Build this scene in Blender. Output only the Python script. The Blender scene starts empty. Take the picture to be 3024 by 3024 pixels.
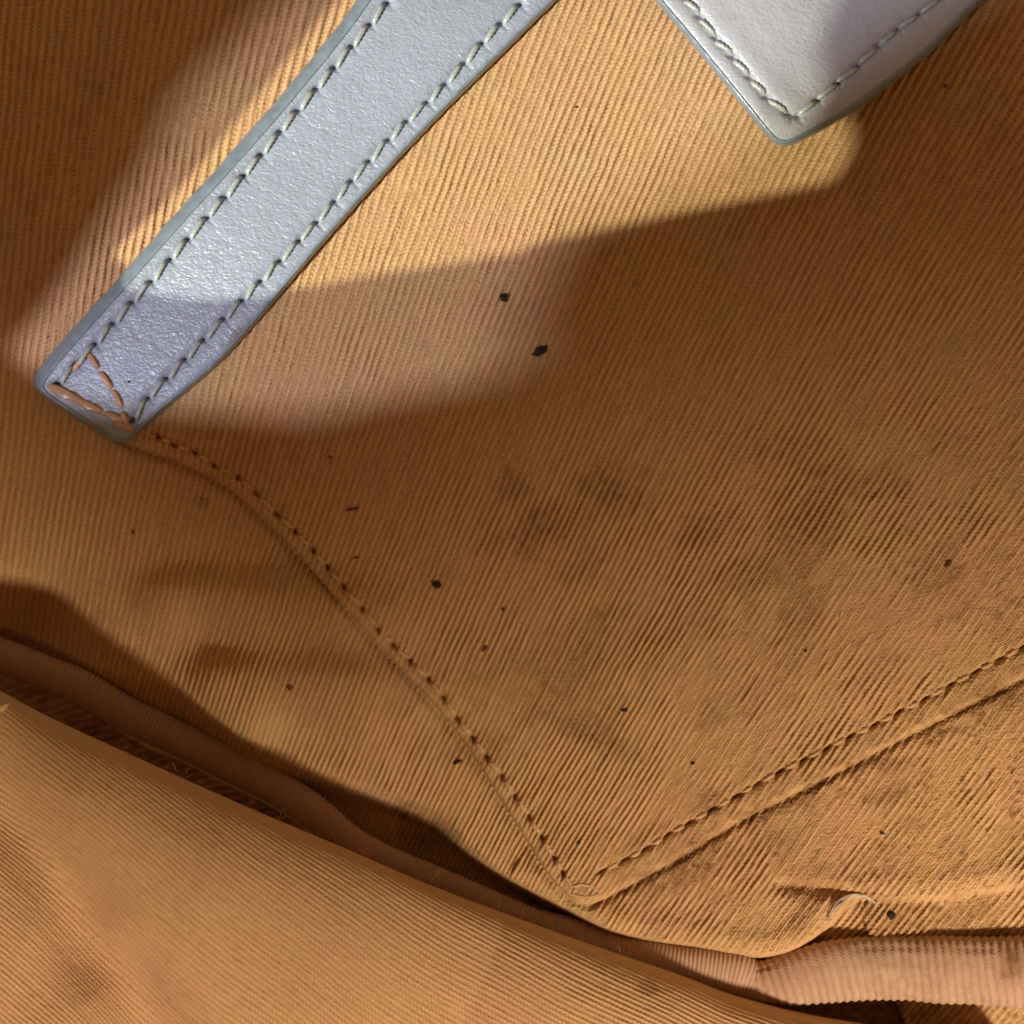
import bpy, math
import numpy as np
from mathutils import Vector, Matrix

rng = np.random.default_rng(7)
SC = bpy.context.scene
COL = SC.collection

# ------------------------------------------------------------------ camera
H = 150.0                 # camera height above the lining, in millimetres
HALF = 62.0               # half the width seen at that distance
K = 2 * HALF / 3024.0     # mm per photograph pixel on the plane z = 0
MM = 0.001
cam_data = bpy.data.cameras.new("camera")
cam = bpy.data.objects.new("camera", cam_data)
COL.objects.link(cam)
cam.location = (0, 0, H * MM)
cam_data.sensor_width = 36
cam_data.lens = 18.0 / (HALF / H)
cam_data.clip_start = 0.002
cam_data.clip_end = 20
cam_data.dof.use_dof = True
cam_data.dof.focus_distance = 0.1505
cam_data.dof.aperture_fstop = 19.0
SC.camera = cam

# ------------------------------------------------------------------ world
world = bpy.data.worlds.new("World")
SC.world = world
world.use_nodes = True
bg = world.node_tree.nodes["Background"]
bg.inputs[0].default_value = (1.0, 0.64, 0.35, 1)
bg.inputs[1].default_value = 0.36
SC.view_settings.view_transform = 'Standard'
SC.view_settings.look = 'None'
SC.view_settings.exposure = 0
SC.view_settings.gamma = 1
SC.cycles.use_denoising = True
SC.cycles.max_bounces = 8
SC.cycles.diffuse_bounces = 5
SC.cycles.sample_clamp_indirect = 4

# ------------------------------------------------------------------ lamps
def lamp(name, kind, loc_mm, target_mm, power, color, **kw):
    d = bpy.data.lights.new(name, kind)
    d.energy = power
    d.color = color
    for k, v in kw.items():
        setattr(d, k, v)
    o = bpy.data.objects.new(name, d)
    COL.objects.link(o)
    o.location = Vector(loc_mm) * MM
    o.rotation_euler = (Vector(target_mm) - Vector(loc_mm)).to_track_quat('-Z', 'Y').to_euler()
    return o

def polar(az, el, dist):
    a, e = math.radians(az), math.radians(el)
    return np.array([math.cos(a) * math.cos(e), math.sin(a) * math.cos(e), math.sin(e)]) * dist

KEY_AZ = 215.0
LKEY = polar(KEY_AZ, 38, 900)
LSEC = polar(KEY_AZ - 1, 47.0, 900)
lamp("key_lamp", 'SPOT', LKEY, (0, 10, 0), 46.0, (1.0, 0.97, 0.74), shadow_soft_size=0.0055, spot_size=0.6, spot_blend=0.3)
lamp("second_lamp", 'SPOT', LSEC, (0, 0, 0), 29.0, (0.80, 0.81, 1.0), shadow_soft_size=0.022, spot_size=0.6, spot_blend=0.3)
ROOM_AZ, ROOM_EL = 305.0, 43.0
lamp("room_lamp", 'AREA', polar(ROOM_AZ, ROOM_EL, 600), (0, -40, 0), 5.2, (1.0, 0.81, 0.60), shape='DISK', size=0.095)

# ------------------------------------------------------------------ helpers
def unproj(px, py, z):
    s = (H - z) / H
    return np.stack([(px - 1512) * K * s, (1512 - py) * K * s, z + 0 * px], -1) * MM

def sstep(x, a, b):
    t = np.clip((x - a) / (b - a), 0, 1)
    return t * t * (3 - 2 * t)

def smooth_line(pts, step=8.0):
    """Catmull-Rom through pts, resampled."""
    P = np.array(pts, float)
    Q = np.vstack([2 * P[0] - P[1], P, 2 * P[-1] - P[-2]])
    out = []
    for i in range(1, len(Q) - 2):
        n = max(2, int(np.linalg.norm(Q[i + 1] - Q[i]) / step))
        t = np.linspace(0, 1, n, endpoint=False)[:, None]
        p0, p1, p2, p3 = Q[i - 1], Q[i], Q[i + 1], Q[i + 2]
        out.append(0.5 * (2 * p1 + (p2 - p0) * t + (2 * p0 - 5 * p1 + 4 * p2 - p3) * t ** 2 + (3 * p1 - p0 - 3 * p2 + p3) * t ** 3))
    out.append(P[-1:])
    return np.vstack(out)

def line_info(px, py, line):
    """signed distance to a polyline (positive to its right seen along it, image axes), position along it, nearest point"""
    shp = px.shape
    x, y = px.ravel(), py.ravel()
    best = np.full(x.shape, 1e18)
    sgn = np.ones(x.shape); al = np.zeros(x.shape); nx = x.copy(); ny = y.copy()
    acc = 0.0
    L = line
    if len(L) > 60:
        keep = np.unique(np.r_[np.arange(0, len(L), 3), len(L) - 1])
        L = L[keep]
    for a, b in zip(L[:-1], L[1:]):
        d = b - a
        ln = np.hypot(*d)
        if ln < 1e-9:
            continue
        t = np.clip(((x - a[0]) * d[0] + (y - a[1]) * d[1]) / ln ** 2, 0, 1)
        qx, qy = a[0] + t * d[0], a[1] + t * d[1]
        r = (x - qx) ** 2 + (y - qy) ** 2
        m = r < best
        best[m] = r[m]
        c = d[0] * (y - a[1]) - d[1] * (x - a[0])
        sgn[m] = np.where(c[m] >= 0, 1, -1)
        al[m] = acc + t[m] * ln
        nx[m] = qx[m]; ny[m] = qy[m]
        acc += ln
    D = np.sqrt(best)
    return (D * sgn).reshape(shp), al.reshape(shp), nx.reshape(shp), ny.reshape(shp)

def inside(px, py, poly):
    c = np.zeros(px.shape, bool)
    j = len(poly) - 1
    for i in range(len(poly)):
        xi, yi = poly[i]; xj, yj = poly[j]
        if yi != yj:
            m = ((yi > py) != (yj > py)) & (px < (xj - xi) * (py - yi) / (yj - yi) + xi)
            c ^= m
        j = i
    return c

_grids = {}
def vnoise(x, y, seed=0):
    g = _grids.setdefault(seed, np.random.default_rng(1000 + seed).random((256, 256)))
    xi, yi = np.floor(x).astype(int), np.floor(y).astype(int)
    fx, fy = x - xi, y - yi
    fx = fx * fx * (3 - 2 * fx); fy = fy * fy * (3 - 2 * fy)
    a = g[xi % 256, yi % 256]; b = g[(xi + 1) % 256, yi % 256]
    c = g[xi % 256, (yi + 1) % 256]; d = g[(xi + 1) % 256, (yi + 1) % 256]
    return (a * (1 - fx) + b * fx) * (1 - fy) + (c * (1 - fx) + d * fx) * fy - 0.5

def fbm(x, y, seed=0, oct=4):
    s, a = 0, 1.0
    for i in range(oct):
        s = s + a * vnoise(x * 2 ** i, y * 2 ** i, seed + i)
        a *= 0.5
    return s

def mesh_from(name, co, faces, mat, parent=None, uv=None, attrs=None, smooth=True):
    me = bpy.data.meshes.new(name)
    nv, nf = len(co), len(faces)
    me.vertices.add(nv)
    me.vertices.foreach_set("co", np.ascontiguousarray(co, np.float32).ravel())
    k = faces.shape[1]
    me.loops.add(nf * k)
    me.loops.foreach_set("vertex_index", np.ascontiguousarray(faces, np.int32).ravel())
    me.polygons.add(nf)
    me.polygons.foreach_set("loop_start", np.arange(0, nf * k, k, dtype=np.int32))
    if uv is not None:
        l = me.uv_layers.new(name="cloth")
        l.data.foreach_set("uv", np.ascontiguousarray(uv[faces.ravel()], np.float32).ravel())
    for an, av in (attrs or {}).items():
        a = me.attributes.new(an, 'FLOAT', 'POINT')
        a.data.foreach_set("value", np.ascontiguousarray(av, np.float32))
    me.update(calc_edges=True)
    me.validate()
    me.polygons.foreach_set("use_smooth", np.full(len(me.polygons), smooth))
    if mat:
        me.materials.append(mat)
    o = bpy.data.objects.new(name, me)
    COL.objects.link(o)
    if parent:
        o.parent = parent
    return o

def grid_faces(n, m, closed=False):
    i = np.arange(n - 1)[:, None]
    jm = m if closed else m - 1
    j = np.arange(jm)[None, :]
    j2 = (j + 1) % m
    return np.stack([i * m + j, (i + 1) * m + j, (i + 1) * m + j2, i * m + j2], -1).reshape(-1, 4)

def tag(o, label, cat, group=None, kind=None):
    if label: o['label'] = label
    if cat: o['category'] = cat
    if group: o['group'] = group
    if kind: o['kind'] = kind
    return o

def thing(name, label, cat, loc_mm=(0, 0, 0), group=None):
    o = bpy.data.objects.new(name, None)
    o.empty_display_size = 0.005
    COL.objects.link(o)
    return tag(o, label, cat, group)

def patch(name, X, Y, poly, zfun, mat, parent=None, UV=None, attrs=None, margin=110):
    """grid of photograph positions cut to a polygon (edge vertices slid onto its outline), lifted to zfun(x, y, distance inside)"""
    n, m = X.shape
    poly = np.array(poly, float)
    ins = inside(X, Y, poly)
    frame = (X > -margin) & (X < 3024 + margin) & (Y > -margin) & (Y < 3024 + margin)
    use = ins & frame
    F = grid_faces(n, m)
    fl = use.ravel()
    keep = fl[F].any(1)
    F = F[keep]
    idx, inv = np.unique(F.ravel(), return_inverse=True)
    F = inv.reshape(-1, 4)
    x, y = X.ravel()[idx].copy(), Y.ravel()[idx].copy()
    sd = np.full(x.shape, 400.0)
    closed = np.vstack([poly, poly[:1]])
    D, al, nx, ny = line_info(x, y, closed) if len(closed) <= 60 else line_info_dense(x, y, closed)
    D = np.abs(D)
    isin = ins.ravel()[idx]
    outv = ~isin & frame.ravel()[idx] & (D < 25)
    x[outv] = nx[outv]; y[outv] = ny[outv]
    sd = np.where(isin, D, 0.0)
    sd[outv] = 0
    z = zfun(x, y, sd, idx)
    co = unproj(x, y, z)
    uv = UV.reshape(-1, 2)[idx] if UV is not None else np.stack([x, y], -1) / 100.0
    at = attrs(x, y) if attrs else None
    return mesh_from(name, co, F, mat, parent, uv, at)

def line_info_dense(x, y, L):
    shp = x.shape
    best = np.full(shp, 1e18); nx = x.copy(); ny = y.copy(); al = np.zeros(shp)
    for a, b in zip(L[:-1], L[1:]):
        d = b - a
        ln2 = d @ d
        if ln2 < 1e-9: continue
        t = np.clip(((x - a[0]) * d[0] + (y - a[1]) * d[1]) / ln2, 0, 1)
        qx, qy = a[0] + t * d[0], a[1] + t * d[1]
        r = (x - qx) ** 2 + (y - qy) ** 2
        m = r < best
        best[m] = r[m]; nx[m] = qx[m]; ny[m] = qy[m]
    return np.sqrt(best), al, nx, ny

# ------------------------------------------------------------------ materials
def new_mat(name):
    m = bpy.data.materials.new(name)
    m.use_nodes = True
    nt = m.node_tree
    b = nt.nodes["Principled BSDF"]
    return m, nt, b

def N(nt, typ, **kw):
    n = nt.nodes.new(typ)
    for k, v in kw.items():
        setattr(n, k, v)
    return n

def mix_rgb(nt, fac, a, b, mode='MIX'):
    n = N(nt, 'ShaderNodeMix', data_type='RGBA', blend_type=mode)
    for sock, v in ((n.inputs[0], fac), (n.inputs[6], a), (n.inputs[7], b)):
        if isinstance(v, bpy.types.NodeSocket): nt.links.new(v, sock)
        elif isinstance(v, tuple): sock.default_value = (*v, 1) if len(v) == 3 else v
        else: sock.default_value = v
    return n.outputs[2]

def ramp(nt, src, p0, p1, c0=(0, 0, 0), c1=(1, 1, 1)):
    r = N(nt, 'ShaderNodeValToRGB')
    r.color_ramp.elements[0].position = p0; r.color_ramp.elements[1].position = p1
    r.color_ramp.elements[0].color = (*c0, 1); r.color_ramp.elements[1].color = (*c1, 1)
    nt.links.new(src, r.inputs[0])
    return r.outputs[0]

def noise(nt, vec, scale, detail=3, rough=0.55):
    n = N(nt, 'ShaderNodeTexNoise')
    n.inputs['Scale'].default_value = scale
    n.inputs['Detail'].default_value = detail
    n.inputs['Roughness'].default_value = rough
    nt.links.new(vec, n.inputs['Vector'])
    return n.outputs['Fac']

def fabric_material(name, base, warm, grey, yarn_bump=0.5):
    m, nt, b = new_mat(name)
    tc = N(nt, 'ShaderNodeTexCoord')
    obj = tc.outputs['Object']
    uv = N(nt, 'ShaderNodeUVMap', uv_map="cloth").outputs[0]
    # slow hue drift of old cotton
    c = mix_rgb(nt, ramp(nt, noise(nt, obj, 55, 3), 0.40, 0.66), base, warm)
    c = mix_rgb(nt, ramp(nt, noise(nt, obj, 130, 4), 0.46, 0.72, (0, 0, 0), (0.55, 0.55, 0.55)), c, grey)
    # uneven yarns : noise stretched along the rib
    mp = N(nt, 'ShaderNodeMapping'); mp.inputs['Scale'].default_value = (1.0, 0.08, 1)
    nt.links.new(uv, mp.inputs[0])
    yn = noise(nt, mp.outputs[0], 2.3, 2)
    c = mix_rgb(nt, 0.55, c, ramp(nt, yn, 0.25, 0.75, (0.74, 0.72, 0.70), (1.08, 1.08, 1.08)), 'MULTIPLY')
    fn = noise(nt, obj, 5200, 2, 0.7)
    c = mix_rgb(nt, 0.6, c, ramp(nt, fn, 0.25, 0.75, (0.78, 0.76, 0.72), (1.12, 1.12, 1.10)), 'MULTIPLY')
    st = N(nt, 'ShaderNodeAttribute', attribute_name="stain_and_shade")  # carries stains and the shade painted into grooves and floor
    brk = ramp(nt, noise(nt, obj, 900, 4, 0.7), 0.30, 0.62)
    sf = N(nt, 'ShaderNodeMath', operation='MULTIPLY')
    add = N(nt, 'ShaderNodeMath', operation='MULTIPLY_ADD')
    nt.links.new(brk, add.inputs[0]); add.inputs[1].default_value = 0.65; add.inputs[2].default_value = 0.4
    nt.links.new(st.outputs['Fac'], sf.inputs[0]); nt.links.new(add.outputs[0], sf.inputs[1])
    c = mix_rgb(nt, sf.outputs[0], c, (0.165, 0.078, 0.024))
    nt.links.new(c, b.inputs['Base Color'])
    b.inputs['Roughness'].default_value = 0.82
    b.inputs['Specular IOR Level'].default_value = 0.22
    b.inputs['Sheen Weight'].default_value = 0.12
    b.inputs['Sheen Roughness'].default_value = 0.5
    b.inputs['Sheen Tint'].default_value = (1.0, 0.8, 0.55, 1)
    # twist of the yarn and loose fibre
    wv = N(nt, 'ShaderNodeTexWave', wave_type='BANDS', bands_direction='DIAGONAL', wave_profile='SIN')
    wm = N(nt, 'ShaderNodeMapping'); wm.inputs['Scale'].default_value = (1.0, -1.0, 1)
    nt.links.new(uv, wm.inputs[0]); nt.links.new(wm.outputs[0], wv.inputs['Vector'])
    wv.inputs['Scale'].default_value = 1.06; wv.inputs['Distortion'].default_value = 1.2; wv.inputs['Detail'].default_value = 2
    wv.inputs['Detail Scale'].default_value = 1.6
    s = N(nt, 'ShaderNodeMath', operation='MULTIPLY_ADD')
    nt.links.new(fn, s.inputs[0]); s.inputs[1].default_value = 0.9; nt.links.new(wv.outputs['Fac'], s.inputs[2])
    bp = N(nt, 'ShaderNodeBump'); bp.inputs['Strength'].default_value = yarn_bump; bp.inputs['Distance'].default_value = 0.00016
    nt.links.new(s.outputs[0], bp.inputs['Height'])
    nt.links.new(bp.outputs[0], b.inputs['Normal'])
    return m

TWILL = fabric_material("cotton_twill", (0.60, 0.385, 0.18), (0.61, 0.36, 0.195), (0.53, 0.375, 0.18))
TWILL_FRONT = fabric_material("cotton_twill_front", (0.63, 0.41, 0.21), (0.63, 0.38, 0.22), (0.59, 0.40, 0.21))
TAPE = fabric_material("grosgrain_tape", (0.43, 0.29, 0.20), (0.45, 0.28, 0.20), (0.40, 0.285, 0.19), 0.35)

def leather_material(name, base, soft=0.0):
    m, nt, b = new_mat(name)
    obj = N(nt, 'ShaderNodeTexCoord').outputs['Object']
    c = mix_rgb(nt, ramp(nt, noise(nt, obj, 160, 3), 0.35, 0.7), base, tuple(v * 0.93 for v in base))
    c = mix_rgb(nt, ramp(nt, noise(nt, obj, 420, 5, 0.7), 0.62, 0.80, (0, 0, 0), (0.25, 0.25, 0.25)), c, (0.33, 0.32, 0.30))
    gr = N(nt, 'ShaderNodeAttribute', attribute_name="grime")
    c = mix_rgb(nt, gr.outputs['Fac'], c, (0.20, 0.20, 0.165))
    nt.links.new(c, b.inputs['Base Color'])
    b.inputs['Roughness'].default_value = 0.30 + 0.08 * soft
    b.inputs['Specular IOR Level'].default_value = 0.5
    # pebbled grain: warped cells plus fine wrinkles
    dis = N(nt, 'ShaderNodeTexNoise'); dis.inputs['Scale'].default_value = 900
    nt.links.new(obj, dis.inputs['Vector'])
    va = N(nt, 'ShaderNodeVectorMath', operation='MULTIPLY_ADD')
    nt.links.new(dis.outputs['Color'], va.inputs[0]); va.inputs[1].default_value = (0.0009, 0.0009, 0.0009)
    nt.links.new(obj, va.inputs[2])
    mp = N(nt, 'ShaderNodeMapping'); mp.inputs['Rotation'].default_value = (0, 0, math.radians(-32)); mp.inputs['Scale'].default_value = (0.72, 1.15, 1)
    nt.links.new(va.outputs[0], mp.inputs[0])
    vo = N(nt, 'ShaderNodeTexVoronoi', feature='SMOOTH_F1'); vo.inputs['Scale'].default_value = 2300
    vo.inputs['Smoothness'].default_value = 0.6
    nt.links.new(mp.outputs[0], vo.inputs['Vector'])
    fine = noise(nt, mp.outputs[0], 3600, 3, 0.6)
    wr = noise(nt, mp.outputs[0], 900, 3, 0.6)
    a1 = N(nt, 'ShaderNodeMath', operation='MULTIPLY_ADD')
    nt.links.new(fine, a1.inputs[0]); a1.inputs[1].default_value = 0.8; nt.links.new(wr, a1.inputs[2])
    a2 = N(nt, 'ShaderNodeMath', operation='MULTIPLY_ADD')
    nt.links.new(vo.outputs['Distance'], a2.inputs[0]); a2.inputs[1].default_value = -0.8; nt.links.new(a1.outputs[0], a2.inputs[2])
    bp = N(nt, 'ShaderNodeBump'); bp.inputs['Strength'].default_value = 0.46 - 0.12 * soft; bp.inputs['Distance'].default_value = 0.00022
    nt.links.new(a2.outputs[0], bp.inputs['Height'])
    nt.links.new(bp.outputs[0], b.inputs['Normal'])
    return m

LEATHER = leather_material("pale_blue_leather", (0.295, 0.345, 0.415))
LEATHER_TAB = leather_material("pale_grey_leather", (0.385, 0.41, 0.45), 1.0)

def plain(name, col, rough=0.5, spec=0.5, coat=0.0, nscale=1500, bump=0.0):
    m, nt, b = new_mat(name)
    obj = N(nt, 'ShaderNodeTexCoord').outputs['Object']
    n = noise(nt, obj, nscale, 3)
    c = mix_rgb(nt, ramp(nt, n, 0.3, 0.7), col, tuple(v * 0.72 for v in col))
    nt.links.new(c, b.inputs['Base Color'])
    b.inputs['Roughness'].default_value = rough
    b.inputs['Specular IOR Level'].default_value = spec
    b.inputs['Coat Weight'].default_value = coat
    b.inputs['Coat Roughness'].default_value = 0.15
    if bump:
        bp = N(nt, 'ShaderNodeBump'); bp.inputs['Strength'].default_value = bump; bp.inputs['Distance'].default_value = 0.0002
        nt.links.new(n, bp.inputs['Height']); nt.links.new(bp.outputs[0], b.inputs['Normal'])
    return m

EDGE_PAINT = plain("blue_edge_paint", (0.20, 0.27, 0.32), 0.30, 0.6, 0.5, 700, 0.5)
THREAD = plain("pale_thread", (0.40, 0.45, 0.41), 0.36, 0.6)
THREAD_TAN = plain("tan_thread", (0.50, 0.29, 0.16), 0.32, 0.6)
THREAD_SEAM = plain("beige_thread", (0.58, 0.39, 0.20), 0.6, 0.3)
CRUMB = plain("dark_crumb", (0.035, 0.020, 0.012), 0.7, 0.3)
CRUMB_RED = plain("brown_crumb", (0.17, 0.06, 0.025), 0.7, 0.3)
FLAKE = plain("pale_flake", (0.62, 0.46, 0.22), 0.6, 0.3)
FUZZ = plain("cotton_fibre", (0.62, 0.42, 0.24), 0.7, 0.2)
FRAY = plain("frayed_selvedge", (0.58, 0.47, 0.36), 0.8, 0.2, 0, 2500, 0.6)

# ------------------------------------------------------------------ lines traced on the cloth (photograph pixels)
SEAM1 = [(430, 1284), (468, 1290), (512, 1313), (575, 1336), (634, 1375), (704, 1411), (758, 1458), (818, 1518), (872, 1569), (924, 1624), (968, 1677),
         (1016, 1738), (1070, 1798), (1114, 1856), (1161, 1903), (1211, 1950), (1265, 2004), (1308, 2058), (1349, 2120), (1396, 2179), (1437, 2234),
         (1481, 2290), (1520, 2350), (1562, 2412), (1600, 2472), (1637, 2534), (1662, 2578)]
SEAM2 = [(1776, 2573), (1844, 2539), (1908, 2505), (1973, 2464), (2037, 2428), (2104, 2389), (2174, 2350), (2236, 2314), (2303, 2278), (2371, 2244),
         (2441, 2210), (2511, 2174), (2583, 2140), (2655, 2102), (2733, 2063), (2806, 2022), (2880, 1984), (2952, 1946), (3024, 1908), (3096, 1870)]
EDGE1 = [(300, 1262), (395, 1318), (518, 1362), (673, 1440), (790, 1545), (890, 1650), (985, 1757), (1085, 1870), (1180, 1970), (1259, 2056), (1345, 2160),
         (1424, 2276), (1538, 2458), (1621, 2588), (1680, 2652)]
EDGE2 = [(1771, 2661), (1906, 2588), (2024, 2521), (2195, 2417), (2386, 2324), (2567, 2231), (2764, 2130), (2956, 2034), (3180, 1915)]
seam1 = smooth_line(SEAM1); seam2 = smooth_line(SEAM2)
pocket_poly = np.vstack([smooth_line(EDGE1, 22), [(1700, 2668), (1738, 2672)], smooth_line(EDGE2, 30), [(3250, 1870), (3250, -250), (1520, -250), (1290, 60), (760, 660), (300, 1200)]])
LOW = smooth_line([(-500, 1730), (-150, 1815), (0, 1868), (130, 1915), (250, 1972), (360, 2015), (470, 2035), (540, 2050), (610, 2098), (680, 2160), (780, 2235), (940, 2290), (1144, 2345), (1280, 2400), (1368, 2488), (1462, 2568),
                   (1571, 2633), (1680, 2691), (1780, 2742), (1900, 2772), (2050, 2792), (2180, 2814), (2250, 2822), (2330, 2806), (2400, 2765), (2450, 2718),
                   (2500, 2668), (2545, 2648), (2650, 2652), (2800, 2645), (2950, 2620), (3200, 2585)])
PIPE = smooth_line([(-400, 1760), (-150, 1875), (0, 1932), (135, 1986), (252, 2036), (387, 2114), (538, 2186), (673, 2254), (807, 2320), (920, 2392), (1030, 2480), (1130, 2536), (1270, 2595), (1450, 2672), (1570, 2726)])
CREASE = smooth_line([(2265, 2600), (2330, 2612), (2430, 2622), (2560, 2640), (2600, 2646)])

def bump_line(x, y, line, amp, w_pos, w_neg, ends=240):
    d, al, _, _ = line_info(x, y, line)
    tot = np.sum(np.hypot(*np.diff(line, axis=0).T))
    w = np.where(d > 0, w_pos, w_neg)
    f = sstep(al, -1, ends) * sstep(tot - al, -1, ends)
    return amp * np.exp(-(d / w) ** 2) * f

FOLDS = [  # polyline, height in mm, width on its right side, width on its left side
    (smooth_line([(-60, 1700), (100, 1770), (250, 1830), (345, 1850)]), -5.5, 170, 130),
    (smooth_line([(700, -60), (560, 160), (420, 380), (250, 600), (120, 800)]), 1.1, 60, 80),
    (smooth_line([(480, -60), (380, 240), (200, 560), (40, 760)]), -0.9, 80, 70),
    (smooth_line([(1650, 2120), (1820, 2180), (2100, 2270)]), -0.5, 60, 60),
    (smooth_line([(2080, 2000), (2400, 2010), (2700, 1960)]), 0.5, 110, 110),
    (smooth_line([(2050, 2560), (2250, 2480), (2500, 2420)]), -0.5, 60, 90),
]

def z_broad(x, y):
    z = -1.0 - 7.5 * (np.clip(y, 0, 3300) / 3024.0) ** 1.4 - 6.0 * np.exp(-np.clip(x + 200, 0, None) / 600.0) * sstep(y, 200, 1700)
    z = z + 1.2 * np.sin(x / 640.0 + y / 900.0) * 0.8
    z = z + 1.6 * vnoise(x / 520 + 11.3, y / 520 + 3.1, 5)
    return z

LOBES = [  # soft bulges of slack cloth : upper left outline, height, fade
    (smooth_line([(1330, 1800), (1150, 1745), (950, 1712), (700, 1692), (500, 1698), (390, 1730), (425, 1795), (478, 1858), (540, 1905)]), 5.0, 260),
    (smooth_line([(1380, 2030), (1250, 1985), (1100, 1955), (850, 1938), (660, 1928), (572, 1962), (562, 2030), (612, 2112), (700, 2192), (820, 2260)]), 4.8, 330),
]
def lobe(x, y, line, amp, fade):
    d, al, _, _ = line_info(x, y, line)
    tot = np.sum(np.hypot(*np.diff(line, axis=0).T))
    d = -d
    f = sstep(al, 0, 380) * sstep(tot - al, 0, 160)
    wob = 18 * vnoise(x / 140, y / 140, 19)
    return amp * f * sstep(d + wob, -35, 60) * (1 - sstep(d, 30, 1.7 * fade))

def _fold_grid():
    gx = np.arange(-300, 3400, 10.0); gy = np.arange(-300, 3400, 10.0)
    X, Y = np.meshgrid(gx, gy, indexing='ij')
    z = np.zeros(X.shape)
    for ln, a, wp, wn in FOLDS:
        z = z + bump_line(X, Y, ln, a, wp, wn)
    for lb in LOBES:
        z = z + lobe(X, Y, *lb)
    z = z - 6.0 * np.exp(-((X - 60) / 520) ** 2) * sstep(Y, 1640, 1960)
    k = np.exp(-0.5 * (np.arange(-15, 16) / 3.4) ** 2); k /= k.sum()
    for ax in (0, 1):          # cloth cannot kink : soften every fold
        z = np.apply_along_axis(lambda v: np.convolve(np.pad(v, 15, mode='edge'), k, 'valid'), ax, z)
    return z
FOLD_Z = _fold_grid()
def fold_field(x, y):
    u = np.clip((x + 300) / 10.0, 0, FOLD_Z.shape[0] - 1.001); v = np.clip((y + 300) / 10.0, 0, FOLD_Z.shape[1] - 1.001)
    i, j = u.astype(int), v.astype(int)
    a, b = u - i, v - j
    # smooth interpolation, so that no facets show
    return (FOLD_Z[i, j] * (1 - a) + FOLD_Z[i + 1, j] * a) * (1 - b) + (FOLD_Z[i, j + 1] * (1 - a) + FOLD_Z[i + 1, j + 1] * a) * b

def z_lining(x, y):
    z = z_broad(x, y) + fold_field(x, y)
    d, al, nx, _ = line_info(x, y, LOW)
    w = np.interp(nx, [-100, 300, 500, 900, 1250, 1500, 2300, 2450, 2600], [60, 60, 110, 80, 55, 30, 18, 16, 14])
    dep = np.interp(nx, [-100, 300, 450, 700, 1250, 1500, 2200, 2350, 2480, 2600, 3200], [6.5, 5.0, 3.0, 5.0, 6.5, 7.5, 7.5, 5.5, 2.8, 1.8, 1.6])
    z = z - dep * sstep(d, -w * 0.35, w)
    # the lip of the drooping lining rolls a little before it falls away
    z = z + 0.5 * np.exp(-((d + 40) / 34) ** 2) * (nx > 1500)
    dp, _, px_, _ = line_info(x, y, PIPE)
    z = z - 14.0 * sstep(dp, 5, 70) * sstep(px_, 1500, 1000)
    z = z + bump_line(x, y, CREASE, -1.1, 26, 14, 60)
    z = z - 9.0 * sstep(y, 2865, 2940) * sstep(x, 2100, 2250)
    return z

# ------------------------------------------------------------------ twill grid : columns follow the ribs
S_K = [-500, 0, 245, 500, 905, 1100, 1450, 2000, 2150, 2534, 3000, 3500, 4500]
COT = [0.06, 0.12, 0.16, 0.24, 0.34, 0.39, 0.43, 0.53, 0.575, 0.65, 0.70, 0.76, 0.9]
SPC = [21, 21, 20.6, 20, 19.5, 19.6, 20, 21, 21.6, 23.2, 25, 27, 31]
PER_RIB = 8
def rib_grid(phase=0.0, ystep=4.2):
    s = [-330.0 + phase * 20]
    while s[-1] < 4350:
        s.append(s[-1] + np.interp(s[-1], S_K, SPC) / PER_RIB)
    s = np.array(s)
    cot = np.interp(s, S_K, COT)
    cot = np.convolve(np.pad(cot, 100, mode='edge'), np.ones(201) / 201, 'valid')
    y = np.arange(-130, 3160, ystep)
    X = s[None, :] + cot[None, :] * (1500 - y)[:, None]
    Y = np.repeat(y[:, None], len(s), 1)
    X = X + 7 * fbm(X / 260, Y / 260, 31, 2) + 3.2 * vnoise(X / 36, Y / 55, 37)
    col = np.arange(len(s))
    V = (1500 - Y) * np.sqrt(1 + cot[None, :] ** 2)
    U = np.repeat((col / PER_RIB)[None, :], len(y), 0)
    UV = np.stack([U, V / 22.0], -1)
    return X, Y, UV

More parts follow.
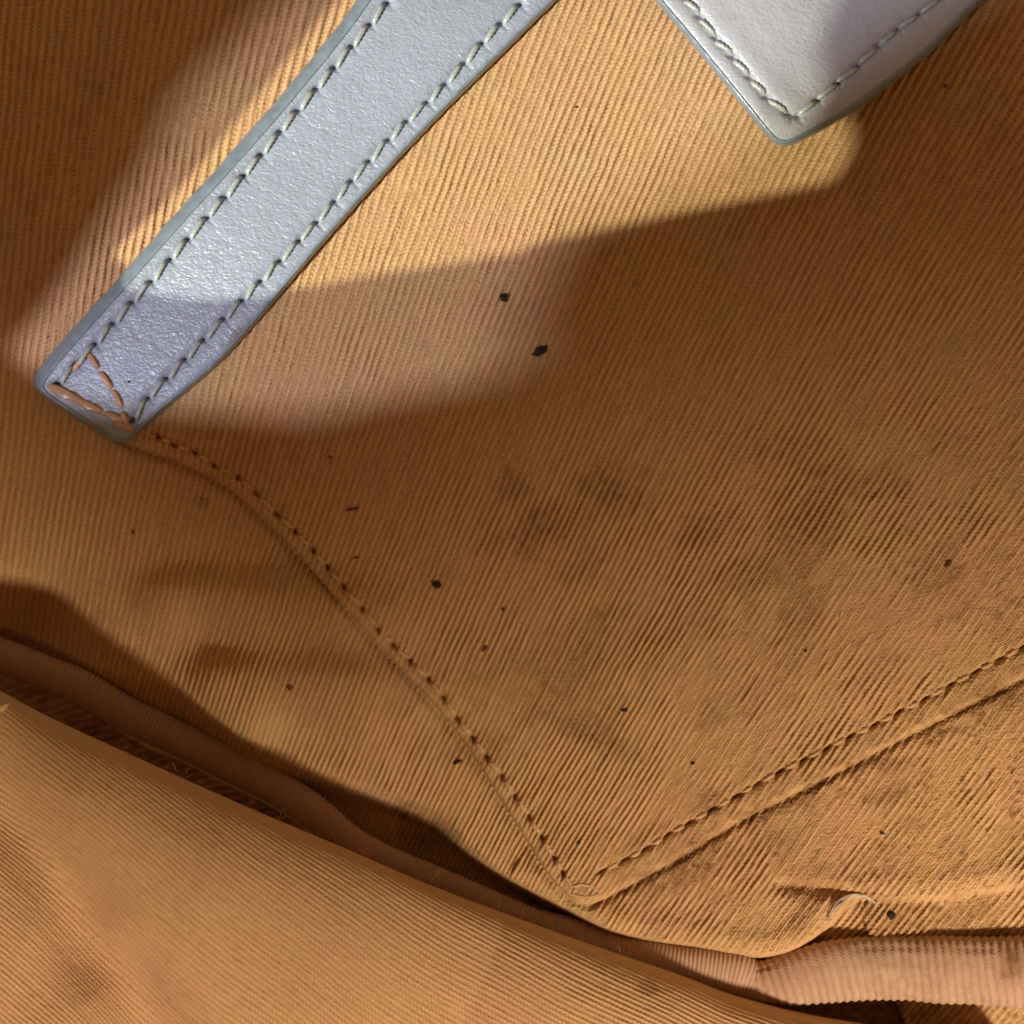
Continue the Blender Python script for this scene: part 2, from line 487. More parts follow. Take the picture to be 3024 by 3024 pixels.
def weave(U, V, amp=0.29, wear=None, jag=0.05):
    """height (mm) of rib yarns with beaded weft showing between them; V in photograph pixels"""
    U = U + 0.10 * vnoise(V / 48.0, np.floor(U + 0.5) * 4.7, 49) + 0.06 * vnoise(V / 19.0, U * 0.9, 50)
    rib = np.floor(U + 0.5)
    ph = U - rib
    r1 = np.random.default_rng(3).random(4000)[(rib.astype(int) + 2000) % 4000]
    wid = 0.31 + 0.04 * (r1 - 0.5) + 0.07 * vnoise(V / 50.0 + 7.7 * r1 * 50, rib * 3.3, 41)
    yarn = np.sqrt(np.clip(1 - (ph / wid) ** 2, 0, 1))
    yarn = yarn * (0.86 + 0.3 * r1 + 0.55 * vnoise(V / 24.0, rib * 5.1, 43) + 0.35 * vnoise(V / 90.0, rib * 2.1, 45)) + jag * np.sin(2 * np.pi * V / 13.0 + 6.3 * r1 - 9 * ph) * (yarn > 0.15)
    bead = 0.5 + 0.5 * np.cos(2 * np.pi * (V / 14.0 + 0.5 * rib + 1.2 * vnoise(V / 90., rib * 2.2, 44)))
    if wear is not None:
        brk = sstep(vnoise(V / 26.0, rib * 7.3, 46) + 0.5 * vnoise(V / 9.0, rib * 3.7, 47), 0.12, 0.30)
        yarn = yarn * (1 - 0.62 * wear * brk) * (1 - 0.38 * wear)
        bead = bead * (1 + 0.8 * wear)
    gap = np.clip((np.abs(ph) - wid * 0.75) / (0.5 - wid * 0.75), 0, 1)
    return amp * np.maximum(yarn, 0.50 * bead * np.sin(gap * np.pi / 2))

def blot(x, y, cx, cy, rx, ry, ang=0, seed=0, soft=0.8, rag=0.55):
    a = math.radians(ang)
    u = (x - cx) * math.cos(a) + (y - cy) * math.sin(a)
    v = -(x - cx) * math.sin(a) + (y - cy) * math.cos(a)
    r = np.sqrt((u / rx) ** 2 + (v / ry) ** 2) + rag * fbm(x / 60 + seed, y / 60, 60 + seed % 7, 4) + 0.35 * fbm((x + .45 * y) / 11, y / 34, 67, 3)
    return 1 - sstep(r, 1 - soft, 1 + soft * 0.6)

def stains(x, y):
    s = np.zeros(x.shape)
    for (cx, cy, rx, ry, an, k) in [
        (1520, 1440, 55, 45, 0, .40), (1590, 1560, 150, 70, -20, .38), (1810, 1450, 110, 80, 10, .40), (1740, 1510, 90, 50, -20, .25), (2390, 1540, 95, 120, 15, .42),
        (2420, 1400, 50, 40, 0, .32), (2660, 1440, 40, 45, 0, .30), (1690, 1880, 120, 60, 0, .15), (1740, 2150, 180, 60, 25, .38), (1620, 2110, 90, 40, 10, .28),
        (2100, 2370, 70, 40, -25, .5), (2180, 2350, 45, 25, -20, .5), (2060, 2540, 150, 80, -35, .5), (2230, 2500, 120, 60, -20, .42), (1900, 2620, 120, 55, -25, .38),
        (2640, 2345, 60, 28, -25, .55), (2560, 2360, 22, 18, 0, .6), (2610, 2500, 40, 22, 0, .45), (2290, 2520, 12, 10, 0, .8), (2820, 2500, 60, 60, 0, .22),
        (2640, 2700, 160, 45, 5, .5), (2530, 2745, 40, 20, 0, .7), (2850, 2700, 160, 40, -8, .45), (2880, 2800, 160, 40, 0, .3), (2990, 2850, 42, 70, 10, .8),
        (1270, 2468, 88, 62, 25, .85), (1205, 2400, 55, 34, 30, .75), (440, 2075, 22, 18, 0, .5), (855, 2030, 12, 10, 0, .5), (1940, 1900, 200, 80, -30, .14),
        (600, 1482, 24, 20, 0, .35), (2520, 340, 30, 22, 0, .4), (2950, 2760, 50, 25, 0, .6), (2200, 2060, 60, 45, 0, .14), (2360, 2720, 40, 60, 0, .25)]:
        s = np.maximum(s, min(1.0, 1.35 * k) * blot(x, y, cx, cy, rx, ry, an, int(cx) % 50))
    # general soiling of the lower right, in streaky specks
    zone = sstep(x + 0.7 * y, 3700, 4900)
    spk = sstep(fbm(x / 18, y / 14, 80, 3) + 0.5 * fbm(x / 150, y / 110, 88, 3), 0.18, 0.48)
    s = np.maximum(s, 0.85 * spk * zone)
    s = np.maximum(s, 0.36 * sstep(fbm((x + .5 * y) / 150, y / 130, 83, 6), -0.05, 0.55) * sstep(x + 0.3 * y, 1500, 2300) * sstep(y, 1100, 1500))
    de = line_info(x, y, smooth_line(EDGE2, 30))[0]
    nb = sstep(fbm(x / 46, y / 30, 89, 5), -0.20, 0.45)
    s = np.maximum(s, 0.75 * nb * np.exp(-(np.clip(np.abs(de - 22) - 12, 0, None) / 48) ** 2) * sstep(x, 1750, 1950))
    dt = line_info(x, y, LOW)[0]
    s = np.maximum(s, 0.7 * nb * sstep(dt, 0, 25) * sstep(x, 2420, 2560))
    spk2 = sstep(fbm(x / 9, y / 9, 86, 2), 0.40, 0.55)
    s = np.maximum(s, 0.5 * spk2 * (0.25 + 0.75 * zone))
    return s

def wear_map(x, y):
    n = fbm(x / 170, y / 170, 48, 3)
    low = sstep(x + 0.9 * y, 3500, 4700)
    return np.clip(0.25 + n + low * (0.55 + 0.6 * n), 0, 1)

_keep = {}
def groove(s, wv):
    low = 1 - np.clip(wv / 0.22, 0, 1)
    return np.clip(s * (0.65 + 0.6 * low) + 0.50 * low ** 1.5, 0, 1)  # stains, plus rib valleys painted darker for the shade between yarns

# holes pricked by the seam needle, as pits in the cloth
def pits(x, y, pts, depth, rl, rs, angs):
    z = np.zeros(x.shape)
    for (cx, cy), an in zip(pts, angs):
        m = (np.abs(x - cx) < 60) & (np.abs(y - cy) < 60)
        if not m.any(): continue
        dx, dy = x[m] - cx, y[m] - cy
        c, s_ = math.cos(an), math.sin(an)
        u, v = dx * c + dy * s_, -dx * s_ + dy * c
        z[m] -= depth * np.exp(-(u / rl) ** 2 - (v / rs) ** 2)
    return z

def tangents(pts):
    P = np.array(pts, float)
    T = np.gradient(P, axis=0)
    return np.arctan2(T[:, 1], T[:, 0])

X1, Y1, UV1 = rib_grid(0.0)
# ---- back lining
lining = thing("back_lining", "creased stained tan twill back lining of the bag, behind strap and pocket panel", "bag lining")
lining_poly_ok = np.array([(-400, -400), (3500, -400), (3500, 3500), (-400, 3500)], float)
hide = inside(X1, Y1, pocket_poly)
dh = np.zeros(X1.shape)
def lining_patch():
    n, m = X1.shape
    F = grid_faces(n, m)
    fr = (X1 > -110) & (X1 < 3134) & (Y1 > -110) & (Y1 < 3134)
    dd, _, _, _ = line_info_dense(X1.ravel()[::1], Y1.ravel()[::1], np.vstack([pocket_poly, pocket_poly[:1]])[::2])
    deep = hide & (dd.reshape(X1.shape) > 70)
    ok = (fr & ~deep).ravel()
    F = F[ok[F].all(1)]
    idx, inv = np.unique(F.ravel(), return_inverse=True)
    x, y = X1.ravel()[idx], Y1.ravel()[idx]
    uv = UV1.reshape(-1, 2)[idx]
    z = z_lining(x, y)
    # the cloth lies under the folded pocket edge
    under = sstep(np.where(hide.ravel()[idx], 1, -1) * dd[idx], -6, 20)
    sgn = np.where(hide.ravel()[idx], 1, -1) * dd[idx]
    wv = weave(uv[:, 0], uv[:, 1] * 22.0, wear=wear_map(x, y))
    z = z - 0.55 * np.exp(-((sgn + 4) / 13.0) ** 2) - 0.9 * sstep(sgn, 0, 20) + wv * (1 - 0.5 * under)
    return mesh_from("twill_sheet", unproj(x, y, z), inv.reshape(-1, 4), TWILL, lining, uv, {"stain_and_shade": groove(stains(x, y), wv)})
lining_patch()

# ---- pocket panel, its folded edges, seam stitches and needle holes
pocket = thing("pocket_panel", "large tan twill pocket panel stitched to the lining by a V-shaped seam below the strap", "pocket")
X2, Y2, UV2 = rib_grid(0.55)
# needle holes lie between the stitches
hole1 = [((a[0] + b[0]) / 2 * 0 + b[0], b[1]) for a, b in zip(SEAM1[:-1], SEAM1[1:])]
hole2 = list(SEAM2)
ang1 = tangents(hole1); ang2 = tangents(hole2) - 0.08
def z_pocket_base(x, y, sd):
    z = z_lining(x, y)
    prof = 1.05 * np.sqrt(np.clip(1 - (1 - np.clip(sd / 17.0, 0, 1)) ** 2, 0, 1)) + 0.05
    d1 = np.abs(line_info(x, y, seam1)[0]); d2 = np.abs(line_info(x, y, seam2)[0])
    z = z + prof - 0.34 * np.exp(-(d1 / 15) ** 2) - 0.30 * np.exp(-(d2 / 13) ** 2)
    # inside the seam the single cloth lies lower than the doubled hem
    z = z - 0.30 * sstep(sd, 50, 110)
    # puckers drawn in by the thread, running off the seam
    al1 = line_info(x, y, seam1)[1]; al2 = line_info(x, y, seam2)[1]
    z = z + 0.10 * np.cos(2 * np.pi * al1 / 72.0) * np.exp(-(d1 / 45) ** 2) + 0.10 * np.cos(2 * np.pi * al2 / 78.0) * np.exp(-(d2 / 45) ** 2)
    return z
def z_pocket(x, y, sd, idx):
    uv = UV2.reshape(-1, 2)[idx]
    z = z_pocket_base(x, y, sd)
    flat = 1 - 0.75 * np.exp(-(sd / 20.0) ** 2)
    wv = weave(uv[:, 0], uv[:, 1] * 22.0, wear=wear_map(x, y))
    _keep['wv'] = wv
    z = z + wv * flat
    z = z + pits(x, y, hole1, 1.1, 13, 6.5, ang1 + 0.25) + pits(x, y, hole2, 0.9, 14, 4.5, ang2)
    return z
patch("twill_sheet", X2, Y2, pocket_poly, z_pocket, TWILL, pocket, UV2, lambda x, y: {"stain_and_shade": groove(stains(x, y), _keep["wv"])})

# ------------------------------------------------------------------ threads
def rope_mesh(name, mat, length, radius, plies=2, turns=2.2, nl=13, nr=8, bend=0.35):
    """a short stitch: twisted yarn lying on the surface, ends dipping into their holes; x along, z up, mm"""
    t = np.linspace(-1, 1, nl)
    th = np.linspace(0, 2 * np.pi, nr, endpoint=False)
    T, TH = np.meshgrid(t, th, indexing='ij')
    env = np.sqrt(np.clip(1 - np.abs(T) ** 5, 0.02, 1))
    R = radius * env * (1 + 0.20 * np.cos(plies * (TH - turns * np.pi * T)))
    x = T * length / 2
    y = R * np.cos(TH)
    z = R * np.sin(TH) * 0.85 + bend * radius - 1.5 * radius * np.abs(T) ** 3
    co = np.stack([x, y, z], -1).reshape(-1, 3) * MM
    F = grid_faces(nl, nr, True)
    o = mesh_from(name, co, F, mat)
    me = o.data
    bpy.data.objects.remove(o)
    return me

def place(name, me, x, y, z, ang, parent, label=None, tilt=None, scale=None):
    """ang: direction on the photograph, y down"""
    o = bpy.data.objects.new(name, me)
    COL.objects.link(o)
    o.location = unproj(np.array(float(x)), np.array(float(y)), np.array(float(z)))
    o.rotation_euler = (0, 0, -ang) if tilt is None else (tilt[0], tilt[1], -ang)
    if scale is not None: o.scale = scale
    if parent: o.parent = parent
    if label: o['label'] = label
    return o

SEAM_ROPE = rope_mesh("stitch", THREAD_SEAM, 50 * K, 7.0 * K, turns=1.6)
def run_stitches(holes, parent, me, zf, lift=0.0, turn=0.0, rnd=0.05):
    for a, b in zip(holes[:-1], holes[1:]):
        cx, cy = (a[0] + b[0]) / 2, (a[1] + b[1]) / 2
        z = float(zf(np.array([cx]), np.array([cy]))[0]) + lift
        an = math.atan2(b[1] - a[1], b[0] - a[0]) + turn + rng.normal(0, rnd)
        ln = math.hypot(b[0] - a[0], b[1] - a[1]) / 72.0
        place("stitch", me, cx, cy, z, an, parent, scale=(0.92 * ln * rng.uniform(.93, 1.05), rng.uniform(.9, 1.1), 1))
zp = lambda x, y: z_pocket_base(x, y, np.full(x.shape, 45.0))
run_stitches(SEAM1, pocket, SEAM_ROPE, zp, 0.09)
run_stitches(SEAM2, pocket, SEAM_ROPE, zp, -0.02)

def tube(name, pts_mm, radii, mat, parent=None, nr=6):
    """round strand through 3D points (mm)"""
    P = np.array(pts_mm, float)
    T = np.gradient(P, axis=0); T /= np.linalg.norm(T, axis=1)[:, None] + 1e-12
    up = np.array([0.13, 0.21, 1.0])
    A = np.cross(T, up); A /= np.linalg.norm(A, axis=1)[:, None] + 1e-12
    B = np.cross(A, T)
    th = np.linspace(0, 2 * np.pi, nr, endpoint=False)
    R = np.broadcast_to(np.array(radii, float), (len(P),))
    co = P[:, None] + R[:, None, None] * (np.cos(th)[None, :, None] * A[:, None] + np.sin(th)[None, :, None] * B[:, None])
    return mesh_from(name, co.reshape(-1, 3) * MM, grid_faces(len(P), nr, True), mat, parent)

def strand_on(name, pts, zf, lift, r, mat, parent):
    L = smooth_line(pts, 9)
    z = zf(L[:, 0], L[:, 1]) + lift
    return tube(name, unproj(L[:, 0], L[:, 1], z) / MM, np.linspace(r, r * 0.6, len(L)), mat, parent)
# bar tack knot where the two seams meet
strand_on("thread_knot", [(1672, 2592), (1690, 2618), (1712, 2612), (1745, 2618), (1770, 2634), (1752, 2646), (1715, 2648), (1690, 2640)], zp, 0.12, 0.20, THREAD_SEAM, pocket)
strand_on("thread_knot", [(1690, 2640), (1705, 2616), (1725, 2640), (1760, 2648), (1776, 2640)], zp, 0.10, 0.14, THREAD_SEAM, pocket)

# ------------------------------------------------------------------ leather strap
def leather(root, outline, zfun, mat, stitch_lines, hole_ang, quilt, axis, step, edge_w, thick, softness=1.0, grime=None):
    """face sheet with sunk stitch lines, painted edge round it; returns surface height function"""
    out = np.array(outline, float)
    ax = np.array(axis, float); ax /= np.linalg.norm(ax)
    pr = np.array([-ax[1], ax[0]])
    a = out @ ax; p = out @ pr
    ga = np.arange(a.min() - 2 * step, a.max() + 2 * step, step); gp = np.arange(p.min() - 2 * step, p.max() + 2 * step, step)
    A, Pp = np.meshgrid(ga, gp, indexing='ij')
    Xs = A * ax[0] + Pp * pr[0]; Ys = A * ax[1] + Pp * pr[1]
    lines = [np.array(l, float) for l in stitch_lines]
    holes = [tuple(h) for l in lines for h in l]
    angs = np.concatenate([np.full(len(l), h) for l, h in zip(lines, hole_ang)])
    rr = np.random.default_rng(5)
    def surf(x, y, sd=None):
        z = zfun(x, y)
        for l in lines:
            d, al, _, _ = line_info(x, y, l)
            z = z - quilt * np.exp(-(d / 15.0) ** 2) * (0.8 + 0.2 * np.cos(2 * np.pi * al / 83.0)) + 0.25 * quilt * np.exp(-((np.abs(d) - 42) / 26.0) ** 2)
        return z
    def zf(x, y, sd, idx):
        z = surf(x, y)
        z = z - 0.30 * np.exp(-sd / 7.0)
        z = z + pits(x, y, holes, 0.75 * softness, 13, 5.5, angs + rr.normal(0, .12, len(angs)))
        z = z + pits(x, y, [(h[0] + 9, h[1] + 9) for h in holes], 0.25 * softness, 15, 4.0, angs + 1.25)
        z = z + 0.05 * fbm(x / 34, y / 34, 90, 3)
        return z
    patch("leather_face", Xs, Ys, out, zf, mat, root, None, lambda x, y: {"grime": grime(x, y) if grime else np.zeros(x.shape)}, margin=150)
    # painted edge
    dns = np.vstack([out, out[:1]])
    seg = np.hypot(*np.diff(dns, axis=0).T)
    cum = np.r_[0, np.cumsum(seg)]
    tt = np.arange(0, cum[-1], 7.0)
    E = np.stack([np.interp(tt, cum, dns[:, 0]), np.interp(tt, cum, dns[:, 1])], -1)
    k = np.ones(7) / 7
    pad = lambda v: np.convolve(np.r_[v[-3:], v, v[:3]], k, 'valid')
    E = np.stack([pad(E[:, 0]), pad(E[:, 1])], -1)
    Tn = np.roll(E, -1, 0) - np.roll(E, 1, 0)
    Nn = np.stack([Tn[:, 1], -Tn[:, 0]], -1); Nn /= np.linalg.norm(Nn, axis=1)[:, None] + 1e-9
    area = 0.5 * np.sum(out[:, 0] * np.roll(out[:, 1], -1) - np.roll(out[:, 0], -1) * out[:, 1])
    if area < 0: Nn = -Nn
    w = edge_w(Nn)
    w = w * (1 + 0.09 * fbm(tt / 60, tt * 0, 95, 3))
    zt = surf(E[:, 0], E[:, 1])
    prof = [(-9, -0.34), (-6, -0.12), (-3, 0.03), (0, 0.04), (0.16, -0.08), (0.45, -0.42), (0.75, -0.80), (0.95, -1.25), (1.0, -thick * .8), (0.85, -thick)]
    rows = []
    for o_, dz in prof:
        off = np.where(o_ < 0, o_, o_ * w) if o_ < 0 else o_ * w
        q = E + Nn * np.broadcast_to(off, w.shape)[:, None]
        rows.append(unproj(q[:, 0], q[:, 1], zt + dz + (0.05 * fbm(tt / 22, tt * 0 + 3, 97, 3) if -0.5 < dz else 0)))
    co = np.stack(rows, 1)
    co = np.concatenate([co, co[:1]], 0)
    n, m = co.shape[:2]
    mesh_from("painted_edge", co.reshape(-1, 3), grid_faces(n, m), EDGE_PAINT, root)
    return surf

left_rail = [(1125, -50), (1000, 122), (776, 390), (518, 676), (362, 852), (233, 995), (160, 1080), (128, 1122)]
right_rail = [(352, 1298), (378, 1296), (400, 1276), (470, 1210), (590, 1110), (703, 1000), (988, 668), (1246, 383), (1505, 124), (1680, -50)]
strap_outline = np.vstack([smooth_line(left_rail, 20), [(119, 1138), (121, 1150), (132, 1160)], smooth_line([(150, 1172), (185, 1197), (270, 1252), (330, 1290)], 12), smooth_line(right_rail, 20),
                           [(1740, -110), (1170, -110)]])
strap = thing("leather_strap", "pale blue leather strap with two rows of stitching, running diagonally over the tan lining", "strap")
z_strap0 = lambda x, y: z_broad(x, y) + 2.35 + 0.25 * sstep(y, 900, -100)

def resample(pts, period, jitter=2.0):
    L = smooth_line(pts, 5)
    s = np.r_[0, np.cumsum(np.hypot(*np.diff(L, axis=0).T))]
    t = np.arange(0, s[-1], period)
    t = t + rng.normal(0, jitter, len(t))
    return [(float(np.interp(v, s, L[:, 0])), float(np.interp(v, s, L[:, 1]))) for v in t]
ST_L = resample([(166, 1136), (262, 1036), (409, 872), (569, 690), (735, 500), (849, 362), (968, 222), (1100, 62), (1185, -40)], 83)
ST_R = resample([(392, 1240), (429, 1184), (520, 1088), (626, 978), (776, 823), (952, 637), (1057, 512), (1171, 388), (1310, 254), (1435, 114), (1523, 26), (1590, -45)], 80)
def strap_grime(x, y):
    d = line_info(x, y, smooth_line(left_rail, 20))[0]
    g = 0.32 * np.exp(-((np.abs(d) - 14) / 10) ** 2)
    e = blot(x, y, 700, 985, 60, 14, -48, 3) * 0.9
    return np.clip(np.maximum(g * (0.6 + fbm(x / 40, y / 40, 99, 3)), e), 0, 1)
strap_surf = leather(strap, strap_outline, z_strap0, LEATHER, [ST_L, ST_R], [-0.45, -0.45], 0.32, (0.66, -0.75), 4.2,
                     lambda n: 9 + 22 * np.clip(-0.75 * n[:, 0] - 0.66 * n[:, 1], 0, 1) ** 1.5 + 4 * np.clip(n[:, 1], 0, 1), 2.2, grime=strap_grime)
WHITE_ROPE = rope_mesh("stitch", THREAD, 75 * K, 7.6 * K, turns=2.6, nl=17)
def strap_stitches(line, turn, parent, surf, me=WHITE_ROPE, per=83.0):
    for a, b in zip(line[:-1], line[1:]):
        cx, cy = (a[0] + b[0]) / 2 , (a[1] + b[1]) / 2
        z = float(surf(np.array([cx]), np.array([cy]))[0]) + 0.16
        an = math.atan2(b[1] - a[1], b[0] - a[0]) + turn + rng.normal(0, .04)
        place("stitch", me, cx, cy, z, an, parent, scale=(rng.uniform(.9, 1.05) * math.hypot(b[0] - a[0], b[1] - a[1]) / per, rng.uniform(.9, 1.08), 1))
strap_stitches(ST_L, -0.16, strap, strap_surf)
strap_stitches(ST_R, -0.16, strap, strap_surf)

# tan thread that sews the strap end down : flat bundles of filaments
def floss(a, b, r, parent, surf, flat=0.38):
    a, b = np.array(a, float), np.array(b, float)
    a, b = a - 0.13 * (b - a), b + 0.13 * (b - a)
    n = 15
    t = np.linspace(0, 1, n)[:, None]
    c = a + (b - a) * t
    zc = surf(c[:, 0], c[:, 1]) + 0.16 * np.sin(np.pi * t[:, 0]) + 0.06 - 0.35 * (np.abs(2 * t[:, 0] - 1) ** 8)
    P = unproj(c[:, 0], c[:, 1], zc) / MM
    T = P[-1] - P[0]; T /= np.linalg.norm(T)
    A = np.cross(T, [0, 0, 1]); A /= np.linalg.norm(A); B = np.cross(A, T)
    nr = 26
    th = np.linspace(0, 2 * np.pi, nr, endpoint=False)
    env = r * K * (0.62 + 0.38 * np.sin(np.pi * np.clip(t[:, 0], .04, .96)) ** 0.8)
    tw = 1.6 * t
    R = env[:, None] * (1 + 0.16 * np.cos(6 * (th[None] + tw)) + 0.06 * np.cos(13 * th[None] + 3 * tw))
    ca, sa = np.cos(th[None] + tw), np.sin(th[None] + tw)
    co = P[:, None] + (R * np.cos(th)[None])[..., None] * A + (R * flat * np.sin(th)[None])[..., None] * B
    return mesh_from("tan_stitch", co.reshape(-1, 3) * MM, grid_faces(n, nr, True), THREAD_TAN, parent)
q = lambda x, y: (80 + x / 4.293, 900 + y / 4.293)
for a, b, r in [((775, 620), (900, 800), 9), ((930, 860), (1070, 1050), 9), ((1090, 1090), (1200, 1290), 9), ((1205, 1370), (1265, 1500), 9), ((760, 600), (590, 820), 8),
                ((325, 1050), (700, 1230), 14), ((680, 1235), (945, 1350), 12), ((1000, 1375), (1250, 1480), 10), ((1110, 1490), (1330, 1590), 9), ((1230, 1480), (1340, 1610), 7)]:
    floss(q(*a), q(*b), 0.95 * r, strap, strap_surf)

# ------------------------------------------------------------------ leather tab
tab = thing("leather_tab", "pale grey stitched leather tab with a pointed corner, hanging in the upper right", "leather tab")
tl = [(1840, -130), (1950, 0), (2068, 140), (2190, 290), (2275, 395)]
tr = [(2352, 408), (2450, 357), (2550, 293), (2722, 160), (2885, 0), (3010, -130)]
tab_outline = np.vstack([smooth_line(tl, 20), smooth_line([(2283, 404), (2300, 417), (2322, 420), (2344, 412)], 6), smooth_line(tr, 20)])
z_tab0 = lambda x, y: z_broad(x, y) + 5.6 - 1.2 * sstep(x - 0.2 * y, 2350, 2800) + 1.6 * np.exp(-((x - 2250) / 260) ** 2)
TS_L = resample([(1925, -130), (2043, 14), (2094, 89), (2156, 158), (2218, 233), (2283, 308), (2325, 336), (2352, 344)], 77)
TS_R = resample([(2352, 344), (2385, 318), (2437, 274), (2516, 209), (2591, 137), (2673, 69), (2762, 7), (2880, -100)], 79)
tab_surf = leather(tab, tab_outline, z_tab0, LEATHER_TAB, [TS_L, TS_R], [0.25, -0.3], 0.36, (0.62, 0.78), 4.5,
                   lambda n: 12 + 3 * np.clip(n[:, 1], 0, 1), 2.6, 0.9)
strap_stitches(TS_L, -0.20, tab, tab_surf, per=84)
strap_stitches(TS_R, 0.10, tab, tab_surf, per=84)

# ------------------------------------------------------------------ front lining panel : a rolled fold of the same twill
FE = smooth_line([(-260, 1925), (-100, 1992), (0, 2040), (155, 2122), (414, 2241), (725, 2381), (1000, 2497), (1259, 2609), (1518, 2707), (1776, 2800), (2000, 2876), (2179, 2942),
                  (2386, 2994), (2541, 3022), (2750, 3060), (3000, 3105)], 5)
front = thing("front_lining", "tan twill front lining rolled toward the viewer across the bottom left, softly creased", "bag lining")
F_CREASE = smooth_line([(-120, 2180), (31, 2386), (129, 2516), (215, 2650), (290, 2790), (380, 2900), (450, 3040), (500, 3200)])
def front_patch():
    s_al = np.r_[0, np.cumsum(np.hypot(*np.diff(FE, axis=0).T))]
    ss = np.arange(0, s_al[-1], 5.5)
    ex, ey = np.interp(ss, s_al, FE[:, 0]), np.interp(ss, s_al, FE[:, 1])
    # fine station list across, dense enough for 8 samples a rib
    d = [0.0]
    while d[-1] < 1330:
        g = d[-1]
        d.append(g + (0.6 if g < 8 else 1.1 if g < 60 else 1.6 if g < 160 else 2.1))
    d = np.array(d)
    back = np.linspace(60, 2, 14)
    EX = ex[:, None]; EY = ey[:, None]
    nxv, nyv = -0.36, 0.933
    D = np.broadcast_to(d[None, :], (len(ss), len(d)))
    X = EX + nxv * D; Y = EY + nyv * D
    zE = np.interp(ex, [-200, 300, 700, 1100, 1500, 2600], [5.5, 4.5, 2.0, -2.0, -6.5, -12.0])[:, None]
    rad = 300.0
    t = np.clip(D / rad, 0, 1)
    z = zE + 8.5 * np.sqrt(1 - (1 - t) ** 2) + 0.0015 * np.clip(D - 100, 0, None)
    z = z + bump_line(X, Y, F_CREASE, -5.5, 120, 110, 10) + 7.5 * sstep(line_info(X, Y, F_CREASE)[0], 40, 620)
    z = z + 0.9 * vnoise(X / 330, Y / 330, 17) * sstep(D, 0, 200)
    # arc length across gives the rib number
    dz = np.diff(z, axis=1); dd = np.diff(D, axis=1)
    v = np.concatenate([np.zeros((len(ss), 1)), np.cumsum(np.sqrt((dd * K) ** 2 + dz ** 2), 1)], 1) / K
    wob = 22 * fbm(X / 420, Y / 420, 23, 2)
    run = np.cumsum(np.interp(ex, [0, 500, 1000, 1600, 2400], [0.34, 0.32, 0.24, 0.16, 0.12]) * 5.5)[:, None]
    U = (v + wob - run) / 16.2
    V = np.broadcast_to(ss[:, None], U.shape)
    wv0 = weave(U, V * 1.0, 0.17, None, 0.13)
    z = z + wv0 * (0.35 + 0.65 * sstep(v, 0, 260))
    co = unproj(X, Y, z)
    # the underside curls back into the bag
    bx = EX + nxv * back[None] ; by = EY + nyv * back[None]
    bz = zE - 0.2 - 24.0 * (back[None] / 60.0) ** 0.8
    cb = unproj(np.broadcast_to(bx, (len(ss), 14)), np.broadcast_to(by, (len(ss), 14)), np.broadcast_to(bz, (len(ss), 14)))
    co = np.concatenate([cb, co], 1)
    ub = np.broadcast_to(-back[None] / 10.0, (len(ss), 14))
    UVf = np.stack([np.concatenate([ub, U], 1), np.concatenate([V[:, :1] + 0 * ub, V], 1) / 22.0], -1)
    n, m = co.shape[:2]
    Xa = np.concatenate([bx + 0 * ss[:, None], X], 1); Ya = np.concatenate([by + 0 * ss[:, None], Y], 1)
    fr = ((Xa > -330) & (Xa < 3300) & (Ya < 3330)).ravel()
    Fc = grid_faces(n, m)
    Fc = Fc[fr[Fc].all(1)]
    idx, inv = np.unique(Fc.ravel(), return_inverse=True)
    x, y = Xa.ravel()[idx], Ya.ravel()[idx]
    st = 0.35 * sstep(fbm(x / 10, y / 10, 71, 2), 0.44, 0.6) + 0.5 * blot(x, y, 1920, 2920, 30, 20, 0, 4)
    wvf = np.concatenate([np.full((len(ss), 14), 0.15), np.where(v > 120, wv0, 0.15)], 1).ravel()[idx]
    o = mesh_from("twill_sheet", co.reshape(-1, 3)[idx], inv.reshape(-1, 4), TWILL_FRONT, front, UVf.reshape(-1, 2)[idx], {"stain_and_shade": np.clip(st + 0.36 * (1 - np.clip(wvf / 0.15, 0, 1)) ** 1.5, 0, 1)})  # valleys between ribs darkened in colour as painted shade
    return ss, ex, ey, zE[:, 0]
f_ss, f_ex, f_ey, f_z = front_patch()

# loose fibres along the rolled edge : nobody could count them
def fuzz():
    cos, fcs, off = [], [], 0
    for i in range(170):
        k = int(np.interp(rng.uniform(-20, 2000), f_ex, np.arange(len(f_ex))))
        ln = rng.gamma(2.0, 8.0) + 5
        a0 = rng.uniform(-2.6, -0.5)
        n = 6
        p = [np.array([f_ex[k], f_ey[k] + 6.0])]
        for j in range(n):
            a0 += rng.normal(0, .35)
            p.append(p[-1] + ln / n * np.array([math.cos(a0), math.sin(a0)]))
        p = np.array(p)
        P = unproj(p[:, 0], p[:, 1], f_z[k] + 1.0 + np.linspace(0, rng.uniform(-1, 1.2), n + 1)) / MM
        T = np.gradient(P, axis=0); T /= np.linalg.norm(T, axis=1)[:, None]
        A = np.cross(T, [0.1, 0.2, 1.0]); A /= np.linalg.norm(A, axis=1)[:, None]; B = np.cross(A, T)
        th = np.array([0, 2.09, 4.19])
        r = 0.020 * np.linspace(1, .5, n + 1)
        c = P[:, None] + r[:, None, None] * (np.cos(th)[None, :, None] * A[:, None] + np.sin(th)[None, :, None] * B[:, None])
        cos.append(c.reshape(-1, 3)); fcs.append(grid_faces(n + 1, 3, True) + off); off += (n + 1) * 3
    o = mesh_from("loose_fibres", np.vstack(cos) * MM, np.vstack(fcs), FUZZ, front)
    o['kind'] = 'stuff'
fuzz()

